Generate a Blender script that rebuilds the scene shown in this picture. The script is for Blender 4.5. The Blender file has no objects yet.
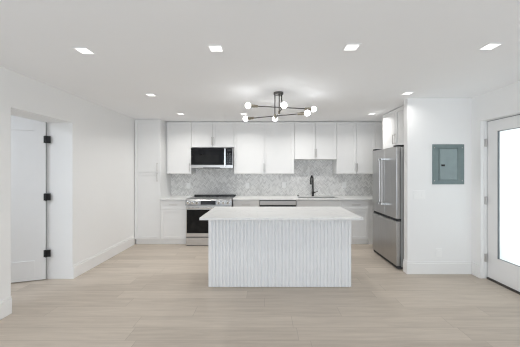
import bpy, bmesh, math, random
from math import pi, sin, cos, radians
from mathutils import Vector, Matrix

random.seed(7)
sc = bpy.context.scene
COL = sc.collection

# ------------------------------------------------------------------ camera
H = 1.46                     # eye height
cd = bpy.data.cameras.new('camera'); cam = bpy.data.objects.new('camera', cd); COL.objects.link(cam)
cam.location = (0, 0, H); cam.rotation_euler = (pi / 2, 0, 0)
cd.sensor_width = 36.0; cd.lens = 36.0 * 265 / 520
cd.shift_x = -6 / 520; cd.shift_y = -2.5 / 520
cd.clip_start = 0.05
sc.camera = cam

# ------------------------------------------------------------------ world, light, exposure
sc.view_settings.view_transform = 'Standard'; sc.view_settings.look = 'None'
sc.view_settings.exposure = 0.0; sc.view_settings.gamma = 1.0; sc.view_settings.use_curve_mapping = False
sc.cycles.use_denoising = True; sc.cycles.use_adaptive_sampling = False
sc.cycles.caustics_reflective = False; sc.cycles.caustics_refractive = False; sc.cycles.sample_clamp_indirect = 3.0; sc.cycles.blur_glossy = 1.0; sc.cycles.filter_width = 1.15
sc.cycles.max_bounces = 14; sc.cycles.diffuse_bounces = 9; sc.cycles.glossy_bounces = 6
sc.cycles.transmission_bounces = 6; sc.cycles.transparent_max_bounces = 8
w = bpy.data.worlds.new('sky'); sc.world = w; w.use_nodes = True
wb = w.node_tree.nodes['Background']
wb.inputs[0].default_value = (0.90, 0.96, 1.0, 1); wb.inputs[1].default_value = 0.9

def area(name, loc, rot, sx, sy, power, color, spread=pi):
    l = bpy.data.lights.new(name, 'AREA'); l.shape = 'RECTANGLE'; l.size = sx; l.size_y = sy
    l.energy = power; l.color = color; l.spread = spread
    o = bpy.data.objects.new(name, l); COL.objects.link(o); o.location = loc; o.rotation_euler = rot
    return o
REAR = -2.6
# daylight that comes through the big glazed wall behind the viewer, and through the glazed door
area('daylight_rear_window', (0.0, REAR - 0.35, 1.22), (pi / 2, 0, 0), 4.4, 2.2, 103, (0.78, 0.88, 1.0))
area('daylight_glazed_door', (3.45, 3.12, 1.2), (0, pi / 2, 0), 1.9, 0.8, 7, (1.0, 1.0, 0.95))
area('hall_fill_light', (-3.75, 2.0, 2.45), (0, 0, 0), 0.5, 0.5, 21, (0.85, 0.92, 1.0))  # added, unseen fill light that brightens the open left door
LAMP_POWER, LAMP_COLOR = 3.4, (1.0, 0.985, 0.955)
BULB = 11.5

# ------------------------------------------------------------------ materials
def nodes(name):
    m = bpy.data.materials.new(name); m.use_nodes = True
    nt = m.node_tree; return m, nt, nt.nodes['Principled BSDF']
def mat(name, col, rough=0.5, metal=0.0, var=0.03, scale=6.0, bump=0.0, bscale=80.0, spec=0.5, stretch=None, coat=0.0):
    m, nt, b = nodes(name)
    tc = nt.nodes.new('ShaderNodeTexCoord'); mp = nt.nodes.new('ShaderNodeMapping')
    nt.links.new(tc.outputs['Object'], mp.inputs['Vector'])
    if stretch: mp.inputs['Scale'].default_value = stretch
    n = nt.nodes.new('ShaderNodeTexNoise'); n.inputs['Scale'].default_value = scale; n.inputs['Detail'].default_value = 4
    nt.links.new(mp.outputs[0], n.inputs['Vector'])
    r = nt.nodes.new('ShaderNodeValToRGB')
    r.color_ramp.elements[0].position = 0.3; r.color_ramp.elements[1].position = 0.7
    r.color_ramp.elements[0].color = tuple(max(0, c * (1 - var)) for c in col) + (1,)
    r.color_ramp.elements[1].color = tuple(min(1, c * (1 + var)) for c in col) + (1,)
    nt.links.new(n.outputs['Fac'], r.inputs[0]); nt.links.new(r.outputs[0], b.inputs['Base Color'])
    b.inputs['Roughness'].default_value = rough; b.inputs['Metallic'].default_value = metal
    b.inputs['Specular IOR Level'].default_value = spec; b.inputs['Coat Weight'].default_value = coat
    if bump:
        n2 = nt.nodes.new('ShaderNodeTexNoise'); n2.inputs['Scale'].default_value = bscale
        nt.links.new(mp.outputs[0], n2.inputs['Vector'])
        bp = nt.nodes.new('ShaderNodeBump'); bp.inputs['Strength'].default_value = bump; bp.inputs['Distance'].default_value = 0.002
        nt.links.new(n2.outputs['Fac'], bp.inputs['Height']); nt.links.new(bp.outputs[0], b.inputs['Normal'])
    return m
def emis(name, col, s):
    m, nt, b = nodes(name)
    b.inputs['Base Color'].default_value = col + (1,)
    b.inputs['Emission Color'].default_value = col + (1,); b.inputs['Emission Strength'].default_value = s
    return m

M = {}
M['wall'] = mat('wall_paint', (0.895, 0.895, 0.89), 0.7, var=0.008, scale=2, bump=0.08, bscale=160)
M['ceil'] = mat('ceiling_paint', (0.94, 0.945, 0.955), 0.85, var=0.008, scale=2)
M['trim'] = mat('trim_paint', (0.88, 0.88, 0.875), 0.4, var=0.008)
M['cab'] = mat('cabinet_paint', (0.82, 0.82, 0.815), 0.38, var=0.008)
M['island'] = mat('island_paint', (0.85, 0.86, 0.87), 0.4, var=0.008)
M['doorpaint'] = mat('door_paint', (0.86, 0.86, 0.86), 0.4, var=0.008)
M['black'] = mat('black_metal', (0.012, 0.012, 0.013), 0.35, var=0.1)
M['blackglass'] = mat('black_glass', (0.006, 0.006, 0.007), 0.07, var=0.1, spec=0.22)
M['ovenglass'] = mat('oven_glass', (0.012, 0.012, 0.012), 0.12, var=0.2, spec=0.2)
M['cooktop'] = mat('cooktop_glass', (0.03, 0.03, 0.03), 0.08, var=0.1, spec=0.9)
M['steel'] = mat('brushed_steel', (0.6, 0.585, 0.57), 0.32, metal=1.0, var=0.05, scale=30, stretch=(0.3, 0.3, 14))
M['steelv'] = mat('fridge_steel', (0.47, 0.465, 0.46), 0.3, metal=1.0, var=0.06, scale=10, stretch=(12, 12, 0.3))
M['steelside'] = mat('fridge_side_grey', (0.50, 0.50, 0.49), 0.45, metal=0.2, var=0.03)
M['steeldark'] = mat('dull_steel', (0.36, 0.355, 0.35), 0.33, metal=1.0, var=0.04)
M['steelbright'] = mat('bright_steel', (0.78, 0.78, 0.77), 0.2, metal=1.0, var=0.02)
M['nickel'] = mat('satin_nickel', (0.55, 0.53, 0.50), 0.35, metal=1.0, var=0.03)
M['bronze'] = mat('dark_bronze', (0.12, 0.115, 0.11), 0.35, metal=0.8, var=0.05)
M['brass'] = mat('aged_brass', (0.34, 0.31, 0.25), 0.35, metal=1.0, var=0.04)
M['panelgrey'] = mat('enamel_grey_green', (0.185, 0.24, 0.243), 0.42, var=0.06, scale=9)
M['paneldoor'] = mat('enamel_grey_green_door', (0.26, 0.325, 0.332), 0.4, var=0.05, scale=9)
M['plate'] = mat('white_plastic', (0.93, 0.93, 0.92), 0.35, var=0.005)
M['slot'] = mat('dark_slot', (0.06, 0.06, 0.06), 0.6, var=0.02)
M['gap'] = mat('gap_shade_and_dark_parts', (0.035, 0.037, 0.04), 0.7, var=0.05)  # near-black: painted shade in appliance gaps, also the colour of small dark parts
M['gap_shade'] = mat('gap_shade_grey', (0.34, 0.35, 0.36), 0.6, var=0.03)  # grey that paints the shade in the gaps around both doors
M['gasket'] = mat('grey_gasket', (0.16, 0.18, 0.20), 0.6, var=0.05)
M['display'] = mat('display_glass', (0.01, 0.01, 0.012), 0.1, var=0.1)
M['mark'] = mat('panel_printing', (0.55, 0.55, 0.55), 0.5, var=0.02)
M['lamp'] = emis('lamp_diffuser', (1.0, 0.99, 0.97), 1.2)
M['bulb'] = emis('glowing_bulb', (0.97, 0.99, 1.0), BULB)
M['sink'] = mat('sink_steel', (0.25, 0.25, 0.25), 0.35, metal=1.0, var=0.04)
M['patio'] = mat('patio_concrete', (0.6, 0.6, 0.58), 0.8, var=0.05)

def quartz():
    m, nt, b = nodes('white_quartz')
    tc = nt.nodes.new('ShaderNodeTexCoord')
    n = nt.nodes.new('ShaderNodeTexNoise'); n.inputs['Scale'].default_value = 2.2; n.inputs['Detail'].default_value = 8
    n.inputs['Distortion'].default_value = 1.4
    nt.links.new(tc.outputs['Object'], n.inputs['Vector'])
    r = nt.nodes.new('ShaderNodeValToRGB'); e = r.color_ramp.elements
    e[0].position = 0.46; e[0].color = (0.78, 0.78, 0.77, 1)
    e[1].position = 0.54; e[1].color = (0.78, 0.78, 0.77, 1)
    x = e.new(0.5); x.color = (0.72, 0.72, 0.715, 1)
    nt.links.new(n.outputs['Fac'], r.inputs[0]); nt.links.new(r.outputs[0], b.inputs['Base Color'])
    b.inputs['Roughness'].default_value = 0.3
    return m
M['quartz'] = quartz()

def math_node(nt, op, a, b=None, c=None):
    n = nt.nodes.new('ShaderNodeMath'); n.operation = op
    for i, v in enumerate((a, b, c)):
        if v is None: continue
        if isinstance(v, (int, float)): n.inputs[i].default_value = v
        else: nt.links.new(v, n.inputs[i])
    return n.outputs[0]

def mosaic():
    m, nt, b = nodes('marble_mosaic')
    tc = nt.nodes.new('ShaderNodeTexCoord'); sp = nt.nodes.new('ShaderNodeSeparateXYZ')
    nt.links.new(tc.outputs['Object'], sp.inputs[0])
    W, T = 0.046, 0.026
    col = math_node(nt, 'FLOOR', math_node(nt, 'DIVIDE', sp.outputs[0], W))
    pp = math_node(nt, 'PINGPONG', sp.outputs[0], W)
    v = math_node(nt, 'DIVIDE', math_node(nt, 'ADD', sp.outputs[2], pp), T)
    row = math_node(nt, 'FLOOR', v); fr = math_node(nt, 'FRACT', v)
    cx = nt.nodes.new('ShaderNodeCombineXYZ'); nt.links.new(col, cx.inputs[0]); nt.links.new(row, cx.inputs[1])
    wn = nt.nodes.new('ShaderNodeTexWhiteNoise'); wn.noise_dimensions = '2D'; nt.links.new(cx.outputs[0], wn.inputs['Vector'])
    n = nt.nodes.new('ShaderNodeTexNoise'); n.inputs['Scale'].default_value = 5; n.inputs['Detail'].default_value = 5
    nt.links.new(tc.outputs['Object'], n.inputs['Vector'])
    s = math_node(nt, 'ADD', math_node(nt, 'MULTIPLY', wn.outputs['Value'], 0.62), math_node(nt, 'MULTIPLY', n.outputs['Fac'], 0.38))
    r = nt.nodes.new('ShaderNodeValToRGB'); e = r.color_ramp.elements
    e[0].position = 0.16; e[0].color = (0.58, 0.575, 0.565, 1); e[1].position = 0.72; e[1].color = (0.84, 0.835, 0.82, 1)
    nt.links.new(s, r.inputs[0])
    g = math_node(nt, 'LESS_THAN', fr, 0.09)
    mx = nt.nodes.new('ShaderNodeMix'); mx.data_type = 'RGBA'; nt.links.new(g, mx.inputs[0])
    nt.links.new(r.outputs[0], mx.inputs[6]); mx.inputs[7].default_value = (0.80, 0.80, 0.785, 1)
    nt.links.new(mx.outputs[2], b.inputs['Base Color']); b.inputs['Roughness'].default_value = 0.35
    return m
M['mosaic'] = mosaic()

def planks():
    m, nt, b = nodes('pale_oak_planks')
    tc = nt.nodes.new('ShaderNodeTexCoord'); sp = nt.nodes.new('ShaderNodeSeparateXYZ')
    nt.links.new(tc.outputs['Object'], sp.inputs[0])
    PW, PL = 0.19, 1.5
    v = math_node(nt, 'DIVIDE', sp.outputs[1], PW); row = math_node(nt, 'FLOOR', v); fv = math_node(nt, 'FRACT', v)
    wn0 = nt.nodes.new('ShaderNodeTexWhiteNoise'); wn0.noise_dimensions = '1D'; nt.links.new(row, wn0.inputs['W'])
    u = math_node(nt, 'ADD', math_node(nt, 'DIVIDE', sp.outputs[0], PL), math_node(nt, 'MULTIPLY', wn0.outputs['Value'], 7.3))
    cu = math_node(nt, 'FLOOR', u); fu = math_node(nt, 'FRACT', u)
    cx = nt.nodes.new('ShaderNodeCombineXYZ'); nt.links.new(cu, cx.inputs[0]); nt.links.new(row, cx.inputs[1])
    wn = nt.nodes.new('ShaderNodeTexWhiteNoise'); wn.noise_dimensions = '2D'; nt.links.new(cx.outputs[0], wn.inputs['Vector'])
    # grain: noise stretched along the plank, offset per plank
    off = nt.nodes.new('ShaderNodeCombineXYZ')
    nt.links.new(math_node(nt, 'ADD', math_node(nt, 'MULTIPLY', sp.outputs[0], 1.1), math_node(nt, 'MULTIPLY', wn.outputs['Value'], 31)), off.inputs[0])
    nt.links.new(math_node(nt, 'MULTIPLY', sp.outputs[1], 13), off.inputs[1])
    nt.links.new(math_node(nt, 'MULTIPLY', wn.outputs['Value'], 17), off.inputs[2])
    n = nt.nodes.new('ShaderNodeTexNoise'); n.inputs['Scale'].default_value = 1.6; n.inputs['Detail'].default_value = 7
    n.inputs['Roughness'].default_value = 0.62; n.inputs['Distortion'].default_value = 0.6
    nt.links.new(off.outputs[0], n.inputs['Vector'])
    s = math_node(nt, 'ADD', math_node(nt, 'MULTIPLY', wn.outputs['Value'], 0.22), math_node(nt, 'MULTIPLY', n.outputs['Fac'], 0.78))
    r = nt.nodes.new('ShaderNodeValToRGB'); e = r.color_ramp.elements
    e[0].position = 0.28; e[0].color = (0.45, 0.39, 0.33, 1); e[1].position = 0.68; e[1].color = (0.59, 0.52, 0.445, 1)
    nt.links.new(s, r.inputs[0])
    g = math_node(nt, 'MAXIMUM', math_node(nt, 'LESS_THAN', fv, 0.018), math_node(nt, 'LESS_THAN', fu, 0.003))
    mx = nt.nodes.new('ShaderNodeMix'); mx.data_type = 'RGBA'; nt.links.new(math_node(nt, 'MULTIPLY', g, 0.45), mx.inputs[0])
    nt.links.new(r.outputs[0], mx.inputs[6]); mx.inputs[7].default_value = (0.26, 0.22, 0.18, 1)
    nt.links.new(mx.outputs[2], b.inputs['Base Color']); b.inputs['Roughness'].default_value = 0.5
    b.inputs['Specular IOR Level'].default_value = 0.35
    return m
M['floor'] = planks()

def frosted():
    m, nt, b = nodes('frosted_glass')
    out = nt.nodes['Material Output']
    t = nt.nodes.new('ShaderNodeBsdfTranslucent'); t.inputs[0].default_value = (0.93, 0.97, 1.0, 1)
    g = nt.nodes.new('ShaderNodeBsdfGlossy'); g.inputs['Roughness'].default_value = 0.25
    tc = nt.nodes.new('ShaderNodeTexCoord'); n = nt.nodes.new('ShaderNodeTexNoise'); n.inputs['Scale'].default_value = 3
    nt.links.new(tc.outputs['Object'], n.inputs['Vector'])
    r = nt.nodes.new('ShaderNodeValToRGB'); r.color_ramp.elements[0].color = (0.9, 0.95, 0.97, 1); r.color_ramp.elements[1].color = (0.97, 0.99, 1, 1)
    nt.links.new(n.outputs['Fac'], r.inputs[0]); nt.links.new(r.outputs[0], t.inputs[0])
    mx = nt.nodes.new('ShaderNodeMixShader'); mx.inputs[0].default_value = 0.05
    nt.links.new(t.outputs[0], mx.inputs[1]); nt.links.new(g.outputs[0], mx.inputs[2]); nt.links.new(mx.outputs[0], out.inputs['Surface'])
    return m
M['frosted'] = frosted()
def clearglass():
    m, nt, b = nodes('clear_glass')
    out = nt.nodes['Material Output']
    t = nt.nodes.new('ShaderNodeBsdfTransparent'); g = nt.nodes.new('ShaderNodeBsdfGlossy'); g.inputs['Roughness'].default_value = 0.02
    mx = nt.nodes.new('ShaderNodeMixShader'); mx.inputs[0].default_value = 0.05
    nt.links.new(t.outputs[0], mx.inputs[1]); nt.links.new(g.outputs[0], mx.inputs[2]); nt.links.new(mx.outputs[0], out.inputs['Surface'])
    return m
M['glass'] = clearglass()

# ------------------------------------------------------------------ mesh helpers
def box(bm, x0, x1, y0, y1, z0, z1):
    v = [bm.verts.new(p) for p in ((x0, y0, z0), (x1, y0, z0), (x1, y1, z0), (x0, y1, z0), (x0, y0, z1), (x1, y0, z1), (x1, y1, z1), (x0, y1, z1))]
    for f in ((0, 3, 2, 1), (4, 5, 6, 7), (0, 1, 5, 4), (1, 2, 6, 5), (2, 3, 7, 6), (3, 0, 4, 7)):
        bm.faces.new([v[i] for i in f])
def prism(bm, pts, z0, z1):           # pts: counter-clockwise outline in x,y
    lo = [bm.verts.new((x, y, z0)) for x, y in pts]; hi = [bm.verts.new((x, y, z1)) for x, y in pts]
    n = len(pts)
    bm.faces.new(list(reversed(lo))); bm.faces.new(hi)
    for i in range(n):
        j = (i + 1) % n; bm.faces.new((lo[i], lo[j], hi[j], hi[i]))
def tube(bm, pts, r, seg=14, cap=True):
    pts = [Vector(p) for p in pts]; rs = r if isinstance(r, (list, tuple)) else [r] * len(pts)
    rings = []; up = None
    for i, p in enumerate(pts):
        d = (pts[min(i + 1, len(pts) - 1)] - pts[max(i - 1, 0)]).normalized()
        if up is None:
            up = Vector((0, 0, 1)) if abs(d.z) < 0.9 else Vector((0, 1, 0))
        a = (up - d * up.dot(d)).normalized(); c = d.cross(a); up = a
        rings.append([bm.verts.new(p + (a * cos(2 * pi * k / seg) + c * sin(2 * pi * k / seg)) * rs[i]) for k in range(seg)])
    for i in range(len(rings) - 1):
        for k in range(seg):
            q = (k + 1) % seg
            bm.faces.new((rings[i][k], rings[i][q], rings[i + 1][q], rings[i + 1][k]))
    if cap:
        bm.faces.new(list(reversed(rings[0]))); bm.faces.new(rings[-1])
def sphere(bm, c, r, u=24, v=16):
    bmesh.ops.create_uvsphere(bm, u_segments=u, v_segments=v, radius=r, matrix=Matrix.Translation(c))
def obj(name, bm, m, parent=None, bevel=0.0, smooth=False, loc=None):
    bmesh.ops.recalc_face_normals(bm, faces=bm.faces)
    me = bpy.data.meshes.new(name); bm.to_mesh(me); bm.free()
    me.materials.append(M[m] if isinstance(m, str) else m)
    if smooth:
        for p in me.polygons: p.use_smooth = True
    o = bpy.data.objects.new(name, me); COL.objects.link(o)
    if loc: o.location = loc
    if parent: o.parent = parent
    if bevel:
        b = o.modifiers.new('bevel', 'BEVEL'); b.width = bevel; b.segments = 2; b.limit_method = 'ANGLE'; b.angle_limit = radians(50)
    return o
def obox(name, m, b, parent=None, bevel=0.0):
    bm = bmesh.new()
    for q in (b if isinstance(b[0], (list, tuple)) else [b]): box(bm, *q)
    return obj(name, bm, m, parent, bevel)
def tag(o, label=None, cat=None, group=None, kind=None):
    if label: o['label'] = label
    if cat: o['category'] = cat
    if group: o['group'] = group
    if kind: o['kind'] = kind
    return o
def thing(name, label, cat, loc=(0, 0, 0), rz=0.0, group=None, kind=None):
    o = bpy.data.objects.new(name, None); COL.objects.link(o); o.location = loc; o.rotation_euler = (0, 0, rz)
    o.empty_display_size = 0.1
    return tag(o, label, cat, group, kind)
def struct(name, m, b, label, cat, parent=None, bevel=0.0):
    o = obox(name, m, b, parent, bevel); return tag(o, label, cat, kind='structure')
def copy_tree(o, parent=None):
    c = o.copy(); COL.objects.link(c); c.parent = parent
    for ch in list(o.children): copy_tree(ch, c)
    return c

# ------------------------------------------------------------------ room shell
CZ = 2.495                 # ceiling height
XL, XR, YB = -2.62, 2.92, 5.87
HX = -4.6                  # far side of the room beyond the left opening
O0, O1, OZ = 2.72, 3.588, 2.115      # left opening along y, and its head
D0, D1, DZ = 2.66, 3.60, 2.137       # glazed door opening along y, and its head
struct('floor', 'floor', (HX, 3.10, REAR - 0.15, YB + 0.15, -0.1, 0.0), 'pale greige wood plank floor running across the whole room', 'floor')
struct('ceiling', 'ceil', (HX, 3.10, REAR - 0.15, YB + 0.15, CZ, CZ + 0.12), 'flat white painted ceiling with square recessed lights', 'ceiling')
XO = -2.98
struct('wall_left', 'wall', [(XO, XL, REAR, O0, 0, CZ), (XO, XL, O1, YB, 0, CZ), (XO, XL, O0, O1, OZ, CZ)],
       'thick white wall on the left with a square doorway cut through', 'wall')
struct('wall_right', 'wall', [(XR, 3.10, REAR, D0, 0, CZ), (XR, 3.10, D1, YB, 0, CZ), (XR, 3.10, D0, D1, DZ, CZ)],
       'white wall on the right around the glazed door', 'wall')
struct('wall_back', 'wall', (HX, 3.10, YB, YB + 0.15, 0, CZ), 'white wall behind the kitchen cabinets', 'wall')
PX, PY0, PY1 = 2.008, 3.76, 3.86
struct('wall_alcove', 'wall', (PX, XR, PY0, PY1, 0, CZ), 'short white wall beside the fridge carrying the electrical panel', 'wall')
struct('wall_hall', 'wall', (HX - 0.1, HX, REAR, YB, 0, CZ), 'white wall of the room beyond the left doorway', 'wall')
# rear wall with a wide glazed opening, behind the viewer
struct('wall_rear', 'wall', [(HX, -2.3, REAR - 0.15, REAR, 0, CZ), (2.3, 3.10, REAR - 0.15, REAR, 0, CZ), (-2.3, 2.3, REAR - 0.15, REAR, 2.3, CZ), (-2.3, 2.3, REAR - 0.15, REAR, 0, 0.12)],
       'white wall behind the viewer with a wide window', 'wall')
wn = tag(obox('window_1', 'trim', [(-2.3, 2.3, REAR - 0.12, REAR - 0.04, 0.12, 0.18), (-2.3, 2.3, REAR - 0.12, REAR - 0.04, 2.24, 2.3),
    (-2.3, -2.24, REAR - 0.12, REAR - 0.04, 0.18, 2.24), (2.24, 2.3, REAR - 0.12, REAR - 0.04, 0.18, 2.24), (-0.03, 0.03, REAR - 0.12, REAR - 0.04, 0.18, 2.24)]),
    'wide white framed window behind the viewer', 'window', kind='structure')
obox('pane', 'glass', [(-2.24, -0.03, REAR - 0.085, REAR - 0.08, 0.18, 2.24), (0.03, 2.24, REAR - 0.085, REAR - 0.08, 0.18, 2.24)], wn)

def base_profile(bm, x0, x1, y0, y1, face):
    # tall board with a thinner, stepped-back cap; face = side that looks into the room
    t = 0.006
    box(bm, x0, x1, y0, y1, 0.0, 0.155)
    if face == '+x': box(bm, x0, x1 - t, y0, y1, 0.155, 0.18)
    if face == '-x': box(bm, x0 + t, x1, y0, y1, 0.155, 0.18)
    if face == '-y': box(bm, x0, x1, y0 + t, y1, 0.155, 0.18)
    if face == '-xy': box(bm, x0 + t, x1, y0 + t, y1, 0.155, 0.18)
T = 0.015
bm = bmesh.new(); base_profile(bm, XL, XL + T, O1, 5.255, '+x'); base_profile(bm, XL, XL + T, REAR, O0, '+x')
tag(obj('baseboard_left', bm, 'trim', bevel=0.002), 'tall white baseboard along the left wall', 'baseboard', kind='structure')
bm = bmesh.new(); base_profile(bm, PX - T, XR - T, PY0 - T, PY0, '-xy'); base_profile(bm, PX - T, PX, PY0, PY1, '-x')
tag(obj('baseboard_alcove', bm, 'trim', bevel=0.002), 'tall white baseboard under the electrical panel wall', 'baseboard', kind='structure')
bm = bmesh.new(); base_profile(bm, XR - T, XR, D1, PY0 - T, '-x'); base_profile(bm, XR - T, XR, REAR, D0, '-x')
tag(obj('baseboard_right', bm, 'trim', bevel=0.002), 'tall white baseboard along the right wall', 'baseboard', kind='structure')

# ------------------------------------------------------------------ left door (opens away from us inside the doorway)
def shaker(name, m, x0, x1, z0, z1, parent, stile=0.055, t=0.02, rec=0.009, y=0.0, top=None, bevel=0.0012, rail=None):
    # local: front face at y - t .. y ; recessed flat panel(s) inside a square frame
    bm = bmesh.new(); rail = rail or stile; top = top or stile
    box(bm, x0, x0 + stile, y - t, y, z0, z1); box(bm, x1 - stile, x1, y - t, y, z0, z1)
    box(bm, x0 + stile, x1 - stile, y - t, y, z0, z0 + rail); box(bm, x0 + stile, x1 - stile, y - t, y, z1 - top, z1)
    box(bm, x0 + stile, x1 - stile, y - t + rec, y, z0 + rail, z1 - top)
    return obj(name, bm, m, parent, bevel)

ang = math.atan2(0.12, 0.35)
d1 = thing('door_1', 'open white panel door with black hinges inside the left doorway', 'door', (-2.962, O1 - 0.004, 0), ang, kind='structure')
# local x runs from the hinge (0) to the free edge (-0.83)
slab = shaker('door_slab', 'doorpaint', -0.835, -0.003, 0.012, OZ + 0.085, d1, stile=0.115, t=0.038, rec=0.013, rail=0.26, top=0.205, y=0.0, bevel=0.002)
for z in (1.882, 1.112, 0.355):
    bm = bmesh.new()
    tube(bm, [(0.006, -0.046, z - 0.05), (-0.004, -0.046, z + 0.05)], 0.008)
    box(bm, -0.022, -0.002, -0.0425, -0.0385, z - 0.047, z + 0.047)
    box(bm, -0.001, 0.056, -0.0425, -0.0385, z - 0.047, z + 0.047)
    h = obj('hinge', bm, 'black', d1, 0.001)
    h['label'] = 'square black hinge'
bm = bmesh.new(); box(bm, -0.0025, -0.0005, -0.028, -0.004, 0.012, OZ + 0.085); obj('gap_shade_strip', bm, 'gap_shade', d1)  # grey strip paints the shaded gap between door and jamb

# ------------------------------------------------------------------ glazed door on the right
DX = 3.003
d2 = thing('door_2', 'white door with a full frosted glass pane and steel hinges', 'door', (DX, D1, 0), kind='structure')
w0, w1 = -(D1 - D0) + 0.012, -0.008       # local y, far edge at -0.004
gz0, gz1, st = 0.322, 1.979, 0.160
obox('door_slab', 'doorpaint', [(0, 0.045, w1 - st, w1, 0.028, DZ - 0.012), (0, 0.045, w0, w0 + st, 0.028, DZ - 0.012),
     (0, 0.045, w0 + st, w1 - st, 0.028, gz0), (0, 0.045, w0 + st, w1 - st, gz1, DZ - 0.012)], d2)
g = obox('glazing_bead', 'gasket', [(-0.004, 0.012, w1 - st - 0.012, w1 - st, gz0, gz1), (-0.004, 0.012, w0 + st, w0 + st + 0.012, gz0, gz1),
     (0.004, 0.012, w0 + st + 0.012, w1 - st - 0.012, gz0, gz0 + 0.006), (0.004, 0.012, w0 + st + 0.012, w1 - st - 0.012, gz1 - 0.006, gz1)], d2)
g['label'] = 'dark grey bead around the glass'
p = obox('glass_pane', 'frosted', (0.018, 0.026, w0 + st, w1 - st, gz0, gz1), d2); p['label'] = 'bright frosted glass pane'
for z in (1.843, 1.06, 0.284):
    bm = bmesh.new()
    tube(bm, [(-0.018, -0.0035, z - 0.055), (-0.011, -0.0035, z + 0.055)], 0.009)
    box(bm, -0.045, -0.010, -0.0045, -0.0005, z - 0.052, z + 0.052)
    h = obj('hinge', bm, 'steel', d2, 0.001); h['label'] = 'brushed steel hinge'
obox('gap_shade_strip', 'gap_shade', [(0.006, 0.04, w1 + 0.0003, -0.0005, 0.028, DZ - 0.001), (0.006, 0.04, w0, w1, DZ - 0.0115, DZ - 0.001)], d2)  # grey strips fill the gap round the slab and paint its dark line
s = obox('threshold', 'bronze', (-0.012, 0.08, w0, w1, 0.0, 0.024), d2); s['label'] = 'dark metal threshold strip'
bm = bmesh.new(); tube(bm, [(-0.002, w0 + 0.07, 1.0), (-0.05, w0 + 0.07, 1.0)], 0.011); tube(bm, [(-0.05, w0 + 0.06, 1.0), (-0.05, w0 + 0.19, 1.0)], 0.01)
obj('door_handle', bm, 'nickel', d2)
# stop bead on the jamb (the thin line beside the hinges)
tag(obox('trim_1', 'trim', [(XR + 0.035, XR + 0.04, D1 - 0.006, D1, 0, DZ), (XR - 0.006, XR, D1 - 0.002, D1 + 0.012, 0.18, DZ + 0.012), (XR - 0.006, XR, D0, D1 - 0.002, DZ, DZ + 0.012)]),
    'thin white stop bead around the glazed door opening', 'trim', kind='structure')
tag(obox('ground_outside', 'patio', (3.102, 8, -1, 8, -0.12, -0.02)), 'pale concrete ground outside the glazed door', 'ground', kind='structure')

# ------------------------------------------------------------------ kitchen cabinets (fronts face -y; local origin: front-left foot of each unit)
FY = 5.28                                   # carcass front plane; door faces sit 20 mm in front
def bar_handle(parent, x, z, length, vertical=True, y=-0.02, m='nickel', r=0.0045, out=0.03, label=None):
    bm = bmesh.new(); h = length / 2
    if vertical:
        box(bm, x - r, x + r, y - out - 0.008, y - out, z - h, z + h)
        for s in (-1, 1): box(bm, x - r * .8, x + r * .8, y - out, y, z + s * h * 0.86 - r * .8, z + s * h * 0.86 + r * .8)
    else:
        box(bm, x - h, x + h, y - out - 0.008, y - out, z - r, z + r)
        for s in (-1, 1): box(bm, x + s * h * 0.86 - r * .8, x + s * h * 0.86 + r * .8, y - out, y, z - r * .8, z + r * .8)
    return obj('handle', bm, m, parent, 0.001)
G = 0.0035                                  # half gap between doors

# tall pantry in the left corner
PXA, PXB = XL + 0.004, -2.102
pan = thing('pantry_cabinet', 'tall white two-door pantry cabinet in the left corner', 'cabinet', (PXA, FY, 0))
pw = PXB - PXA
obox('carcass', 'cab', (0, pw, 0, YB - FY - 0.003, 0.10, CZ - 0.004), pan)
obox('toe_kick', 'cab', (0.02, pw, 0.018, 0.036, 0.0, 0.10), pan)
dd = shaker('door', 'cab', 0.012, pw - G, 0.108, 1.429, pan); bar_handle(dd, pw - 0.05, 1.335, 0.17)
dd = shaker('door', 'cab', 0.012, pw - G, 1.439, CZ - 0.014, pan); bar_handle(dd, pw - 0.05, 1.535, 0.17)

# base units
def base_cab(name, label, x0, x1, drawers, doors, handle_side=None, top_z=0.880):
    t = thing(name, label, 'cabinet', (x0, FY, 0)); wd = x1 - x0
    obox('carcass', 'cab', (0, wd, 0, 0.572, 0.10, top_z), t)
    obox('toe_kick', 'cab', (0, wd, 0.018, 0.036, 0.0, 0.10), t)
    z = 0.876
    for i, (dh, has) in enumerate(drawers):
        bm_name = 'drawer' if has else 'false_front'
        d = shaker(bm_name, 'cab', G, wd - G, z - dh, z, t, stile=0.03 if dh < 0.22 else 0.055)
        if has: bar_handle(d, wd / 2, z - dh / 2, min(0.17, wd * 0.33), False)
        z -= dh + 0.008
    if doors:
        n = doors
        for k in range(n):
            a, b = wd * k / n + G, wd * (k + 1) / n - G
            d = shaker('door', 'cab', a, b, 0.108, z, t)
            hx = (b - 0.04) if (n == 2 and k == 0) or handle_side == 'r' else (a + 0.04)
            if handle_side != 'none': bar_handle(d, hx, z - 0.13, 0.15)
    return t
RXA, RXB = -1.562, -0.664                  # range
DWA, DWB = -0.131, 0.601                   # dishwasher
base_cab('base_cabinet', 'white base cabinet with one drawer, left of the range', -2.100, RXA - 0.006, [(0.172, True)], 1, 'none')
base_cab('base_cabinet', 'narrow white base cabinet between the range and the dishwasher', RXB + 0.006, DWA - 0.004, [(0.172, True)], 1, 'none')
base_cab('sink_base_cabinet', 'white base cabinet under the sink with a plain false front', DWB + 0.004, 1.509, [(0.172, False)], 2, top_z=0.66)
base_cab('base_cabinet', 'white base cabinet with one drawer, at the right end beside the fridge', 1.511, 2.045, [(0.172, True)], 1, 'none')
tag(obox('trim_2', 'cab', (2.047, 2.40, FY - 0.012, FY + 0.02, 0.0, 0.880)), 'white filler panel between the last base cabinet and the fridge', 'trim', kind='structure')
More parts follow.
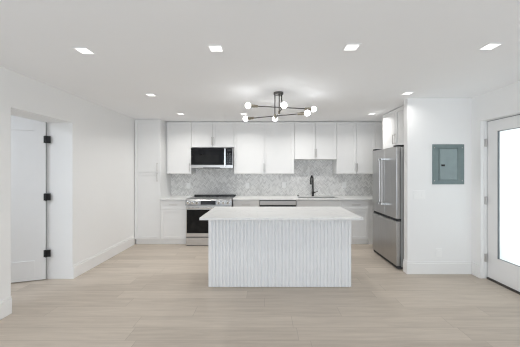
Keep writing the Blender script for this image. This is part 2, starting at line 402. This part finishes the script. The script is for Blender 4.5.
# upper units
UY = 5.54
def upper(name, label, x0, x1, z0, n, handles=True):
    t = thing(name, label, 'cabinet', (x0, UY, z0)); wd = x1 - x0; ht = CZ - 0.008 - z0
    obox('carcass', 'cab', (0, wd, 0, YB - UY - 0.003, 0.0, ht), t)
    for k in range(n):
        a, b = wd * k / n + G, wd * (k + 1) / n - G
        d = shaker('door', 'cab', a, b, 0.002, ht - 0.016, t, stile=0.05)
        if n == 2: hx = b - 0.012 if k == 0 else a + 0.012
        else: hx = b - 0.03
        bar_handle(d, hx, 0.13, 0.17)
    return t
tag(obox('trim_3', 'cab', (-2.100, -2.058, UY + 0.05, UY + 0.08, 1.404, CZ - 0.006)), 'narrow white filler strip between pantry and first wall cabinet', 'trim', kind='structure')
upper('wall_cabinet', 'single-door white wall cabinet between the pantry and the microwave', -2.056, -1.557, 1.404, 1)
upper('wall_cabinet', 'short two-door white wall cabinet above the microwave', -1.555, -0.668, 1.952, 2)
upper('wall_cabinet', 'widest two-door white wall cabinet, between microwave and sink bay', -0.666, 0.589, 1.404, 2)
upper('wall_cabinet', 'two-door white wall cabinet raised above the sink and faucet', 0.591, 1.474, 1.704, 2)
upper('wall_cabinet', 'two-door white wall cabinet right of the sink, next to the fridge', 1.476, 2.283, 1.404, 2)
tag(obox('trim_4', 'cab', (2.285, XR - 0.002, UY - 0.012, UY + 0.02, 1.404, CZ - 0.006)), 'white filler panel between the last wall cabinet and the fridge', 'trim', kind='structure')
# cabinet over the fridge faces left (-x): local x -> world -y
fc = thing('fridge_cabinet', 'white two-door cabinet above the steel fridge', 'cabinet', (2.16, 4.862, 1.862), -pi / 2)
fw = 4.862 - (PY1 + 0.004)
obox('carcass', 'cab', (0, fw, 0.0, XR - 2.16 - 0.004, 0, CZ - 0.006 - 1.862), fc)
for k in range(2):
    a, b = (G, 0.476 - G) if k == 0 else (0.476 + G, fw - G)
    d = shaker('door', 'cab', a, b, 0.002, CZ - 0.02 - 1.862, fc, stile=0.05)
    bar_handle(d, b - 0.025 if k == 0 else a + 0.025, 0.125, 0.16)

# ------------------------------------------------------------------ worktops, sink, backsplash
CT0, CT1, CF = 0.884, 0.914, 5.235
obj_ct = tag(obox('worktop', 'quartz', (-2.100, RXA - 0.004, CF, YB - 0.012, CT0, CT1), bevel=0.002), 'small piece of white quartz worktop left of the range', 'worktop')
SX0, SX1, SY0, SY1 = 0.665, 1.475, 5.36, 5.725
tag(obox('worktop', 'quartz', [(RXB + 0.004, SX0, CF, YB - 0.012, CT0, CT1), (SX1, XR - 0.004, CF, YB - 0.012, CT0, CT1),
     (SX0, SX1, CF, SY0, CT0, CT1), (SX0, SX1, SY1, YB - 0.012, CT0, CT1)]), 'long white quartz worktop with the sink, right of the range', 'worktop')
sk = thing('sink', 'steel undermount sink set in the long worktop', 'sink', (SX0, SY0, CT1))
sw, sd = SX1 - SX0, SY1 - SY0
bm = bmesh.new(); zt, zb = -0.026, -0.22
box(bm, 0.001, 0.005, 0.001, sd - 0.001, zb, zt); box(bm, sw - 0.005, sw - 0.001, 0.001, sd - 0.001, zb, zt)
box(bm, 0.005, sw - 0.005, 0.001, 0.005, zb, zt); box(bm, 0.005, sw - 0.005, sd - 0.005, sd - 0.001, zb, zt); box(bm, 0.001, sw - 0.001, 0.001, sd - 0.001, zb - 0.004, zb)
obj('basin', bm, 'sink', sk)
bm = bmesh.new(); tube(bm, [(sw / 2, sd / 2, zb), (sw / 2, sd / 2, zb + 0.004)], 0.04, 24); obj('drain', bm, 'steelbright', sk)
tag(obox('backsplash', 'mosaic', [(-2.100, XR - 0.004, YB - 0.010, YB - 0.0005, CT1 - 0.02, 1.402), (-1.553, -0.670, YB - 0.010, YB - 0.0005, 1.402, 1.948), (0.593, 1.472, YB - 0.010, YB - 0.0005, 1.402, 1.702)]),
    'pale grey marble herringbone mosaic backsplash behind the worktops', 'backsplash')
# faucet
fa = thing('faucet', 'matte black gooseneck faucet behind the sink', 'faucet', (1.022, 5.775, CT1))
bm = bmesh.new(); tube(bm, [(0, 0, 0), (0, 0, 0.008)], 0.028, 20); tube(bm, [(0, 0, 0.008), (0, 0, 0.10)], 0.025, 20); obj('base', bm, 'black', fa, smooth=False)
path = [(0, 0, 0.10), (0, 0, 0.33)]
dx, dy = -0.45, -0.89
for i in range(1, 13):
    a = pi * i / 12; rr = 0.075
    path.append(((rr - rr * cos(a)) * dx, (rr - rr * cos(a)) * dy, 0.36 + rr * sin(a) * 1.05))
path.append((path[-1][0], path[-1][1], 0.30))
bm = bmesh.new(); tube(bm, path, 0.017, 16); obj('spout', bm, 'black', fa, smooth=True)
bm = bmesh.new(); tube(bm, [(path[-1][0], path[-1][1], 0.335), (path[-1][0], path[-1][1], 0.26)], [0.019, 0.022], 16); obj('spray_head', bm, 'black', fa)
bm = bmesh.new(); tube(bm, [(0.018, 0, 0.075), (0.05, 0, 0.080)], 0.014); tube(bm, [(0.045, 0, 0.08), (0.105, -0.005, 0.105)], [0.009, 0.006]); obj('lever', bm, 'black', fa)
bm = bmesh.new(); tube(bm, [(0, 0, 0), (0, 0, 0.004), (0, 0, 0.004), (0, 0, 0.018)], [0.02, 0.02, 0.015, 0.014], 20)
tag(obj('air_switch', bm, 'black', loc=(0.70, 5.785, CT1)), 'small round black button on the worktop, left of the faucet', 'button')

# outlets
def outlet(loc, label, kind='outlet', rx=0.0, wd=0.075, ht=0.118, gangs=1, group=None):
    t = thing('wall_outlet' if kind == 'outlet' else 'light_switch', label, 'outlet' if kind == 'outlet' else 'switch', loc, group=group)
    bm = bmesh.new(); box(bm, -wd / 2, wd / 2, -0.006, 0, -ht / 2, ht / 2); obj('cover_plate', bm, 'plate', t, 0.002)
    for g in range(gangs):
        cx = (g - (gangs - 1) / 2) * 0.046
        bm = bmesh.new(); box(bm, cx - 0.0165, cx + 0.0165, -0.009, -0.006, -0.034, 0.034)
        f = obj('socket' if kind == 'outlet' else 'rocker', bm, 'plate', t, 0.001)
    return t
YS = YB - 0.0105
outlet((-1.715, YS, 1.135), 'white outlet on the backsplash left of the range', wd=0.085, ht=0.125)
outlet((-0.41, YS, 1.135), 'white outlet on the backsplash right of the range', wd=0.085, ht=0.125)
outlet((0.40, YS, 1.150), 'white outlet on the backsplash just left of the sink', wd=0.085, ht=0.125)
outlet((1.73, YS, 1.150), 'white outlet on the backsplash between faucet and fridge', wd=0.085, ht=0.125)
outlet((2.45, PY0 - 0.0005, 0.305), 'white outlet low on the wall under the electrical panel', wd=0.085, ht=0.125)
outlet((2.171, PY0 - 0.0005, 1.125), 'white three-gang light switch on the wall below the electrical panel', 'switch', wd=0.17, ht=0.118, gangs=3)

# ------------------------------------------------------------------ range
rg = thing('range', 'stainless slide-in range with black oven door, half hidden by the island', 'range', (RXA, FY - 0.075, 0))
rw = RXB - RXA
obox('body', 'steel', [(0.003, rw - 0.003, 0.0, 0.645, 0.05, 0.905), (0.05, rw - 0.05, 0.04, 0.5, 0.0, 0.05)], rg)
obox('cooktop', 'cooktop', (0.0, rw, 0.03, 0.57, 0.905, 0.917), rg, 0.002); obox('front_rim', 'steeldark', (0.0, rw, -0.045, 0.03, 0.905, 0.919), rg, 0.003)
for i, (cx, cy, r) in enumerate(((0.22, 0.12, 0.11), (0.69, 0.12, 0.09), (0.22, 0.36, 0.08), (0.69, 0.36, 0.11), (0.455, 0.36, 0.06))):
    bm = bmesh.new()
    n = 40; vi = [bm.verts.new((cx + (r - 0.004) * cos(2 * pi * k / n), cy + (r - 0.004) * sin(2 * pi * k / n), 0.9185)) for k in range(n)]
    vo = [bm.verts.new((cx + r * cos(2 * pi * k / n), cy + r * sin(2 * pi * k / n), 0.9185)) for k in range(n)]
    for k in range(n): bm.faces.new((vi[k], vi[(k + 1) % n], vo[(k + 1) % n], vo[k]))
    obj('burner_ring', bm, 'mark', rg)
obox('rear_vent', 'black', (0.0, rw, 0.57, 0.645, 0.905, 0.941), rg, 0.003)
# sloped control panel
bm = bmesh.new()
prof = [(-0.045, 0.905), (-0.062, 0.888), (-0.075, 0.790), (-0.0, 0.785), (0.0, 0.905)]
L = [bm.verts.new((0, y, z)) for y, z in prof]; R_ = [bm.verts.new((rw, y, z)) for y, z in prof]
bm.faces.new(L); bm.faces.new(list(reversed(R_)))
for i in range(5):
    j = (i + 1) % 5; bm.faces.new((L[i], R_[i], R_[j], L[j]))
cp = obj('control_panel', bm, 'steeldark', rg, 0.002)
def fy(z): return -0.062 - 0.013 * (0.888 - z) / 0.098 
bm = bmesh.new(); zz0, zz1 = 0.806, 0.882
x0_, x1_ = 0.295, 0.585
vs = [bm.verts.new(p) for p in ((x0_, fy(zz0) - .003, zz0), (x1_, fy(zz0) - .003, zz0), (x1_, fy(zz1) - .003, zz1), (x0_, fy(zz1) - .003, zz1),
      (x0_, fy(zz0) + .004, zz0), (x1_, fy(zz0) + .004, zz0), (x1_, fy(zz1) + .004, zz1), (x0_, fy(zz1) + .004, zz1))]
for f in ((0, 1, 2, 3), (4, 7, 6, 5), (0, 4, 5, 1), (3, 2, 6, 7), (0, 3, 7, 4), (1, 5, 6, 2)): bm.faces.new([vs[i] for i in f])
obj('display', bm, 'display', cp)
for i, kx in enumerate((0.055, 0.138, 0.222, 0.645, 0.735, 0.825)):
    bm = bmesh.new(); kz = 0.843; y0 = fy(kz)
    tube(bm, [(kx, y0, kz), (kx, y0 - 0.006, kz), (kx, y0 - 0.006, kz), (kx, y0 - 0.034, kz - 0.003)], [0.033, 0.033, 0.026, 0.024], 24)
    k = obj('knob', bm, 'steelbright', cp)
    bm = bmesh.new(); box(bm, kx - 0.003, kx + 0.003, y0 - 0.037, y0 - 0.033, kz - 0.024, kz + 0.018); obj('pointer', bm, 'gap', k)
dr = obox('oven_door', 'steel', (0.004, rw - 0.004, -0.055, -0.001, 0.181, 0.778), rg, 0.003)
obox('oven_window', 'ovenglass', (0.022, rw - 0.022, -0.058, -0.054, 0.250, 0.710), dr, 0.001)
bm = bmesh.new(); tube(bm, [(0.03, -0.105, 0.745), (rw - 0.03, -0.105, 0.745)], 0.0135, 16)
for hx in (0.06, rw - 0.06): box(bm, hx - 0.012, hx + 0.012, -0.105, -0.055, 0.735, 0.755)
obj('oven_handle', bm, 'steelbright', dr)
obox('warming_drawer', 'steel', (0.004, rw - 0.004, -0.05, -0.001, 0.012, 0.164), rg, 0.003)
obox('kick_gap_shade', 'gap', [(0.004, rw - 0.004, -0.030, 0.0, 0.165, 0.180), (0.01, rw - 0.01, -0.03, 0.0, 0.0, 0.011)], rg)  # dark strips paint the shade between oven door and drawer, and below it

# ------------------------------------------------------------------ microwave
MX0, MX1 = -1.545, -0.678
mw = thing('microwave', 'black and steel over-the-range microwave under the short cabinet', 'microwave', (MX0, 5.49, 1.519))
mwd = MX1 - MX0
obox('body', 'steelside', (0.0, mwd, 0.0, YB - 5.49 - 0.013, 0.0, 0.415), mw)
dk = obox('door', 'blackglass', (0.0, 0.683, -0.035, -0.001, 0.068, 0.412), mw, 0.003)
obox('window', 'ovenglass', (0.09, 0.57, -0.037, -0.0345, 0.125, 0.27), dk)
bm = bmesh.new(); box(bm, 0.688, 0.721, -0.075, -0.060, 0.03, 0.405)
for zz in (0.06, 0.36): box(bm, 0.693, 0.716, -0.060, -0.030, zz, zz + 0.02)
obj('handle', bm, 'steelbright', dk, 0.004)
cpn = obox('control_panel', 'blackglass', (0.685, mwd - 0.012, -0.032, -0.001, 0.068, 0.412), mw, 0.002)
for r in range(5):
    for c in range(3):
        obox('button', 'mark', (0.752 + c * 0.032, 0.762 + c * 0.032, -0.0328, -0.0318, 0.12 + r * 0.042, 0.127 + r * 0.042), cpn)
obox('display', 'display', (0.745, 0.84, -0.0335, -0.0318, 0.345, 0.385), cpn)
obox('lower_trim', 'steel', [(0.0, mwd, -0.037, -0.001, 0.004, 0.066), (mwd - 0.011, mwd, -0.035, -0.001, 0.066, 0.412)], mw, 0.002)
obox('vent_grille', 'black', (0.25, 0.60, -0.0385, -0.02, -0.004, 0.014), mw)

# ------------------------------------------------------------------ dishwasher
dw = thing('dishwasher', 'stainless dishwasher front just visible over the island', 'dishwasher', (DWA, FY, 0))
dww = DWB - DWA
obox('tub', 'steelside', (0.003, dww - 0.003, 0.0, 0.55, 0.06, 0.872), dw)
fr = obox('door', 'steel', [(0.003, dww - 0.003, -0.028, -0.001, 0.10, 0.752), (0.003, dww - 0.003, -0.030, -0.001, 0.785, 0.862)], dw, 0.002)
obox('top_gap_shade', 'black', (0.003, dww - 0.003, -0.026, -0.001, 0.864, 0.880), dw)  # black strip paints the shaded gap under the worktop edge
obox('pocket_handle', 'gap', (0.005, dww - 0.005, -0.012, -0.001, 0.753, 0.784), fr)
obox('toe_kick', 'black', (0.003, dww - 0.003, 0.05, 0.06, 0.0, 0.10), dw)

# ------------------------------------------------------------------ refrigerator, faces left (-x)
fr0, fr1 = 3.915, 4.80
fg = thing('refrigerator', 'stainless french door refrigerator with bottom freezer in the alcove', 'refrigerator', (2.00, fr1, 0), -pi / 2)
rw_ = fr1 - fr0
obox('body', 'steelside', (0.004, rw_ - 0.004, 0.0, 0.72, 0.035, 1.815), fg, 0.004)
sp_ = fr1 - 4.323
for k, (a, b) in enumerate(((0.0, sp_ - 0.002), (sp_ + 0.002, rw_))):
    d = obox('door', 'steelv', (a, b, -0.072, -0.004, 0.752, 1.822), fg, 0.006)
    hx = b - 0.045 if k == 0 else a + 0.045
    bm = bmesh.new(); box(bm, hx - 0.009, hx + 0.009, -0.137, -0.121, 0.915, 1.66)
    obj('handle', bm, 'steel', d, 0.004)
    for zz in (0.915, 1.635):
        bm = bmesh.new(); box(bm, hx - 0.013, hx + 0.013, -0.144, -0.072, zz, zz + 0.03); obj('handle_mount', bm, 'steelbright', d, 0.003)
obox('freezer_drawer', 'steelv', (0.0, rw_, -0.072, -0.004, 0.055, 0.712), fg, 0.006)
obox('freezer_gap_shade', 'gap', (0.004, rw_ - 0.004, -0.05, -0.001, 0.713, 0.751), fg)  # dark filling paints the shade in the gap above the freezer drawer
obox('base_grille', 'gap', (0.01, rw_ - 0.01, -0.055, -0.001, 0.012, 0.053), fg)
for hx in (0.01, rw_ - 0.11):
    obox('hinge_cover', 'black', (hx, hx + 0.10, -0.066, 0.06, 1.8235, 1.848), fg, 0.003)  # black covers, enlarged to stand in for the shadow above the fridge
for hx in (0.05, rw_ - 0.05):
    for hy in (0.04, 0.62):
        bm = bmesh.new(); tube(bm, [(hx, hy, 0.0), (hx, hy, 0.036)], 0.02, 14); obj('foot', bm, 'gap', fg)

# ------------------------------------------------------------------ island
IX0, IX1, IY0, IY1 = -0.721, 1.070, 3.338, 4.0
isl = thing('kitchen_island', 'white island base with a fluted vertical-ribbed front panel', 'island', (IX0, IY0, 0))
iw, idp = IX1 - IX0, IY1 - IY0
obox('carcass', 'island', [(0, iw, 0.0, idp - 0.02, 0.0, CT0 - 0.004)], isl)
bm = bmesh.new(); N = 41; pitch = iw / N
pts = [(0.0, -0.020)]
for i in range(N):                     # flat-faced slats with softly rounded shoulders and a groove between
    x = i * pitch
    for fx, d in ((0.0, 0.001), (0.20, 0.001), (0.21, 0.009), (0.27, 0.0135), (0.36, 0.0148), (0.84, 0.0148), (0.93, 0.0135), (0.99, 0.009)):
        if i == 0 and fx < 0.3: continue
        pts.append((x + fx * pitch, -0.001 - d))
pts.append((iw, -0.013)); pts[0] = (0.0, -0.0185)
lo = [bm.verts.new((x, y, 0.006)) for x, y in pts]; hi = [bm.verts.new((x, y, CT0 - 0.004)) for x, y in pts]
for i in range(len(pts) - 1): bm.faces.new((lo[i], lo[i + 1], hi[i + 1], hi[i]))
bl = [bm.verts.new((x, -0.0005, 0.006)) for x, y in pts]; bh = [bm.verts.new((x, -0.0005, CT0 - 0.004)) for x, y in pts]
for i in range(len(pts) - 1):
    bm.faces.new((lo[i + 1], lo[i], bl[i], bl[i + 1])); bm.faces.new((hi[i], hi[i + 1], bh[i + 1], bh[i]))
    bm.faces.new((bl[i + 1], bl[i], bh[i], bh[i + 1]))
obj('fluted_panel', bm, 'island', isl)
for k in range(3):
    a, b = iw * k / 3 + G, iw * (k + 1) / 3 - G
    bm = bmesh.new(); box(bm, a, b, idp - 0.018, idp, 0.108, CT0 - 0.01); d = obj('door', bm, 'island', isl, 0.001)
    bm = bmesh.new(); box(bm, b - 0.04, b - 0.03, idp + 0.028, idp + 0.036, 0.66, 0.82); box(bm, b - 0.04, b - 0.03, idp, idp + 0.028, 0.67, 0.68); box(bm, b - 0.04, b - 0.03, idp, idp + 0.028, 0.80, 0.81)
    obj('handle', bm, 'nickel', d)
tag(obox('island_worktop', 'quartz', (-0.780, 1.137, 3.098, 4.055, CT0, CT1), bevel=0.003), 'white quartz slab overhanging the fluted island', 'worktop')

# ------------------------------------------------------------------ electrical panel
ep = thing('electrical_panel', 'grey-green metal breaker panel set in the white wall beside the fridge', 'electrical panel', (2.356, PY0 - 0.0005, 1.271))
obox('cover', 'panelgrey', [(0, 0.452, -0.008, 0, 0, 0.568)], ep, 0.003)
obox('raised_frame', 'panelgrey', [(0.085, 0.10, -0.014, -0.008, 0.05, 0.518), (0.352, 0.367, -0.014, -0.008, 0.05, 0.518), (0.10, 0.352, -0.014, -0.008, 0.05, 0.064), (0.10, 0.352, -0.014, -0.008, 0.504, 0.518)], ep, 0.002)
pdr = obox('panel_door', 'paneldoor', (0.104, 0.348, -0.018, -0.008, 0.068, 0.500), ep, 0.003)
lt = obox('latch', 'black', (0.118, 0.168, -0.024, -0.018, 0.255, 0.282), pdr, 0.002); lt['label'] = 'small black latch'
for sx in (0.03, 0.422):
    for sz in (0.05, 0.518):
        bm = bmesh.new(); tube(bm, [(sx, -0.008, sz), (sx, -0.011, sz)], 0.007, 12); obj('screw', bm, 'nickel', ep)

# ------------------------------------------------------------------ ceiling lights
def downlight(x, y, label):
    t = thing('recessed_light', label, 'ceiling light', (x, y, CZ), group='square recessed ceiling lights'); a, b = 0.050, 0.062
    obox('frame', 'ceil', [(-b, b, -b, -a, -0.004, -0.0005), (-b, b, a, b, -0.004, -0.0005), (-b, -a, -a, a, -0.004, -0.0005), (a, b, -a, a, -0.004, -0.0005)], t)
    obox('diffuser', 'lamp', (-a, a, -a, a, -0.003, -0.0005), t)
    l = bpy.data.lights.new('downlight_glow', 'AREA'); l.shape = 'SQUARE'; l.size = 0.09; l.energy = LAMP_POWER * (0.5 if y < 3 else (1.1 if x < 0 else 0.55) if y < 4 else 2.2 if x < 1.5 else 1.4); l.color = LAMP_COLOR; l.spread = radians(148)
    o = bpy.data.objects.new('downlight_glow', l); COL.objects.link(o); o.location = (0, 0, -0.006); o.parent = t
    return t
F = 'in the front row, nearest the viewer'
for x, y, lab in ((-1.562, 2.28, 'square recessed light nearest the viewer, leftmost of the front row'),
                  (-0.423, 2.235, 'square recessed light, second from left in the front row'),
                  (0.715, 2.215, 'square recessed light, third from left in the front row'),
                  (1.862, 2.20, 'square recessed light nearest the viewer, rightmost of the front row'),
                  (-1.563, 3.60, 'square recessed light in the middle row, near the left doorway'),
                  (1.883, 3.53, 'square recessed light in the middle row, in front of the fridge cabinet'),
                  (-1.544, 4.80, 'square recessed light in front of the single-door wall cabinet'),
                  (-0.40, 4.80, 'square recessed light in the back row behind the left chandelier bulbs'),
                  (0.763, 4.80, 'square recessed light in the back row behind the right chandelier bulbs'),
                  (1.916, 4.80, 'square recessed light in the back row, beside the fridge cabinet')):
    downlight(x, y, lab)

# ------------------------------------------------------------------ chandelier
ch = thing('chandelier', 'dark metal and brass chandelier with six round glowing bulbs above the island', 'chandelier', (0.165, 3.5, CZ))
bm = bmesh.new(); tube(bm, [(0, 0, -0.0005), (0, 0, -0.022), (0, 0, -0.022), (0, 0, -0.028)], [0.064, 0.064, 0.064, 0.056], 32); obj('canopy', bm, 'bronze', ch)
bars = [((-0.232, 3.41), (0.648, 3.60), 2.300), ((-0.283, 3.69), (0.519, 3.33), 2.188), ((0.211, 3.11), (0.133, 3.91), 2.231)]
stems = [(0.205, 3.505), (0.118, 3.51), (0.172, 3.49)]
for (A, B, z), s in zip(bars, stems):
    a = Vector((A[0] - 0.165, A[1] - 3.5, z - CZ)); b = Vector((B[0] - 0.165, B[1] - 3.5, z - CZ)); d = (b - a).normalized()
    t_ = Vector((s[0] - 0.165, s[1] - 3.5, 0)); 
    m_ = a + d * (t_ - Vector((a.x, a.y, 0))).dot(d)
    bm = bmesh.new(); tube(bm, [(m_.x, m_.y, -0.026), (m_.x, m_.y, m_.z)], 0.0072, 12); obj('stem', bm, 'bronze', ch, smooth=True)
    bm = bmesh.new(); tube(bm, [m_ + Vector((0, 0, 0.022)), m_ - Vector((0, 0, 0.02))], 0.014, 16); obj('joint', bm, 'brass', ch)
    bm = bmesh.new(); tube(bm, [a + d * 0.11, b - d * 0.11], 0.0062, 12); arm = obj('arm', bm, 'bronze', ch, smooth=True)
    for e, dirn in ((a, d), (b, -d)):
        bm = bmesh.new(); tube(bm, [e + dirn * 0.035, e + dirn * 0.085, e + dirn * 0.085, e + dirn * 0.125], [0.0195, 0.0195, 0.0175, 0.0165], 18); so = obj('socket', bm, 'brass', ch)
        bm = bmesh.new(); sphere(bm, e, 0.037); bl_ = obj('bulb', bm, 'bulb', ch, smooth=True)
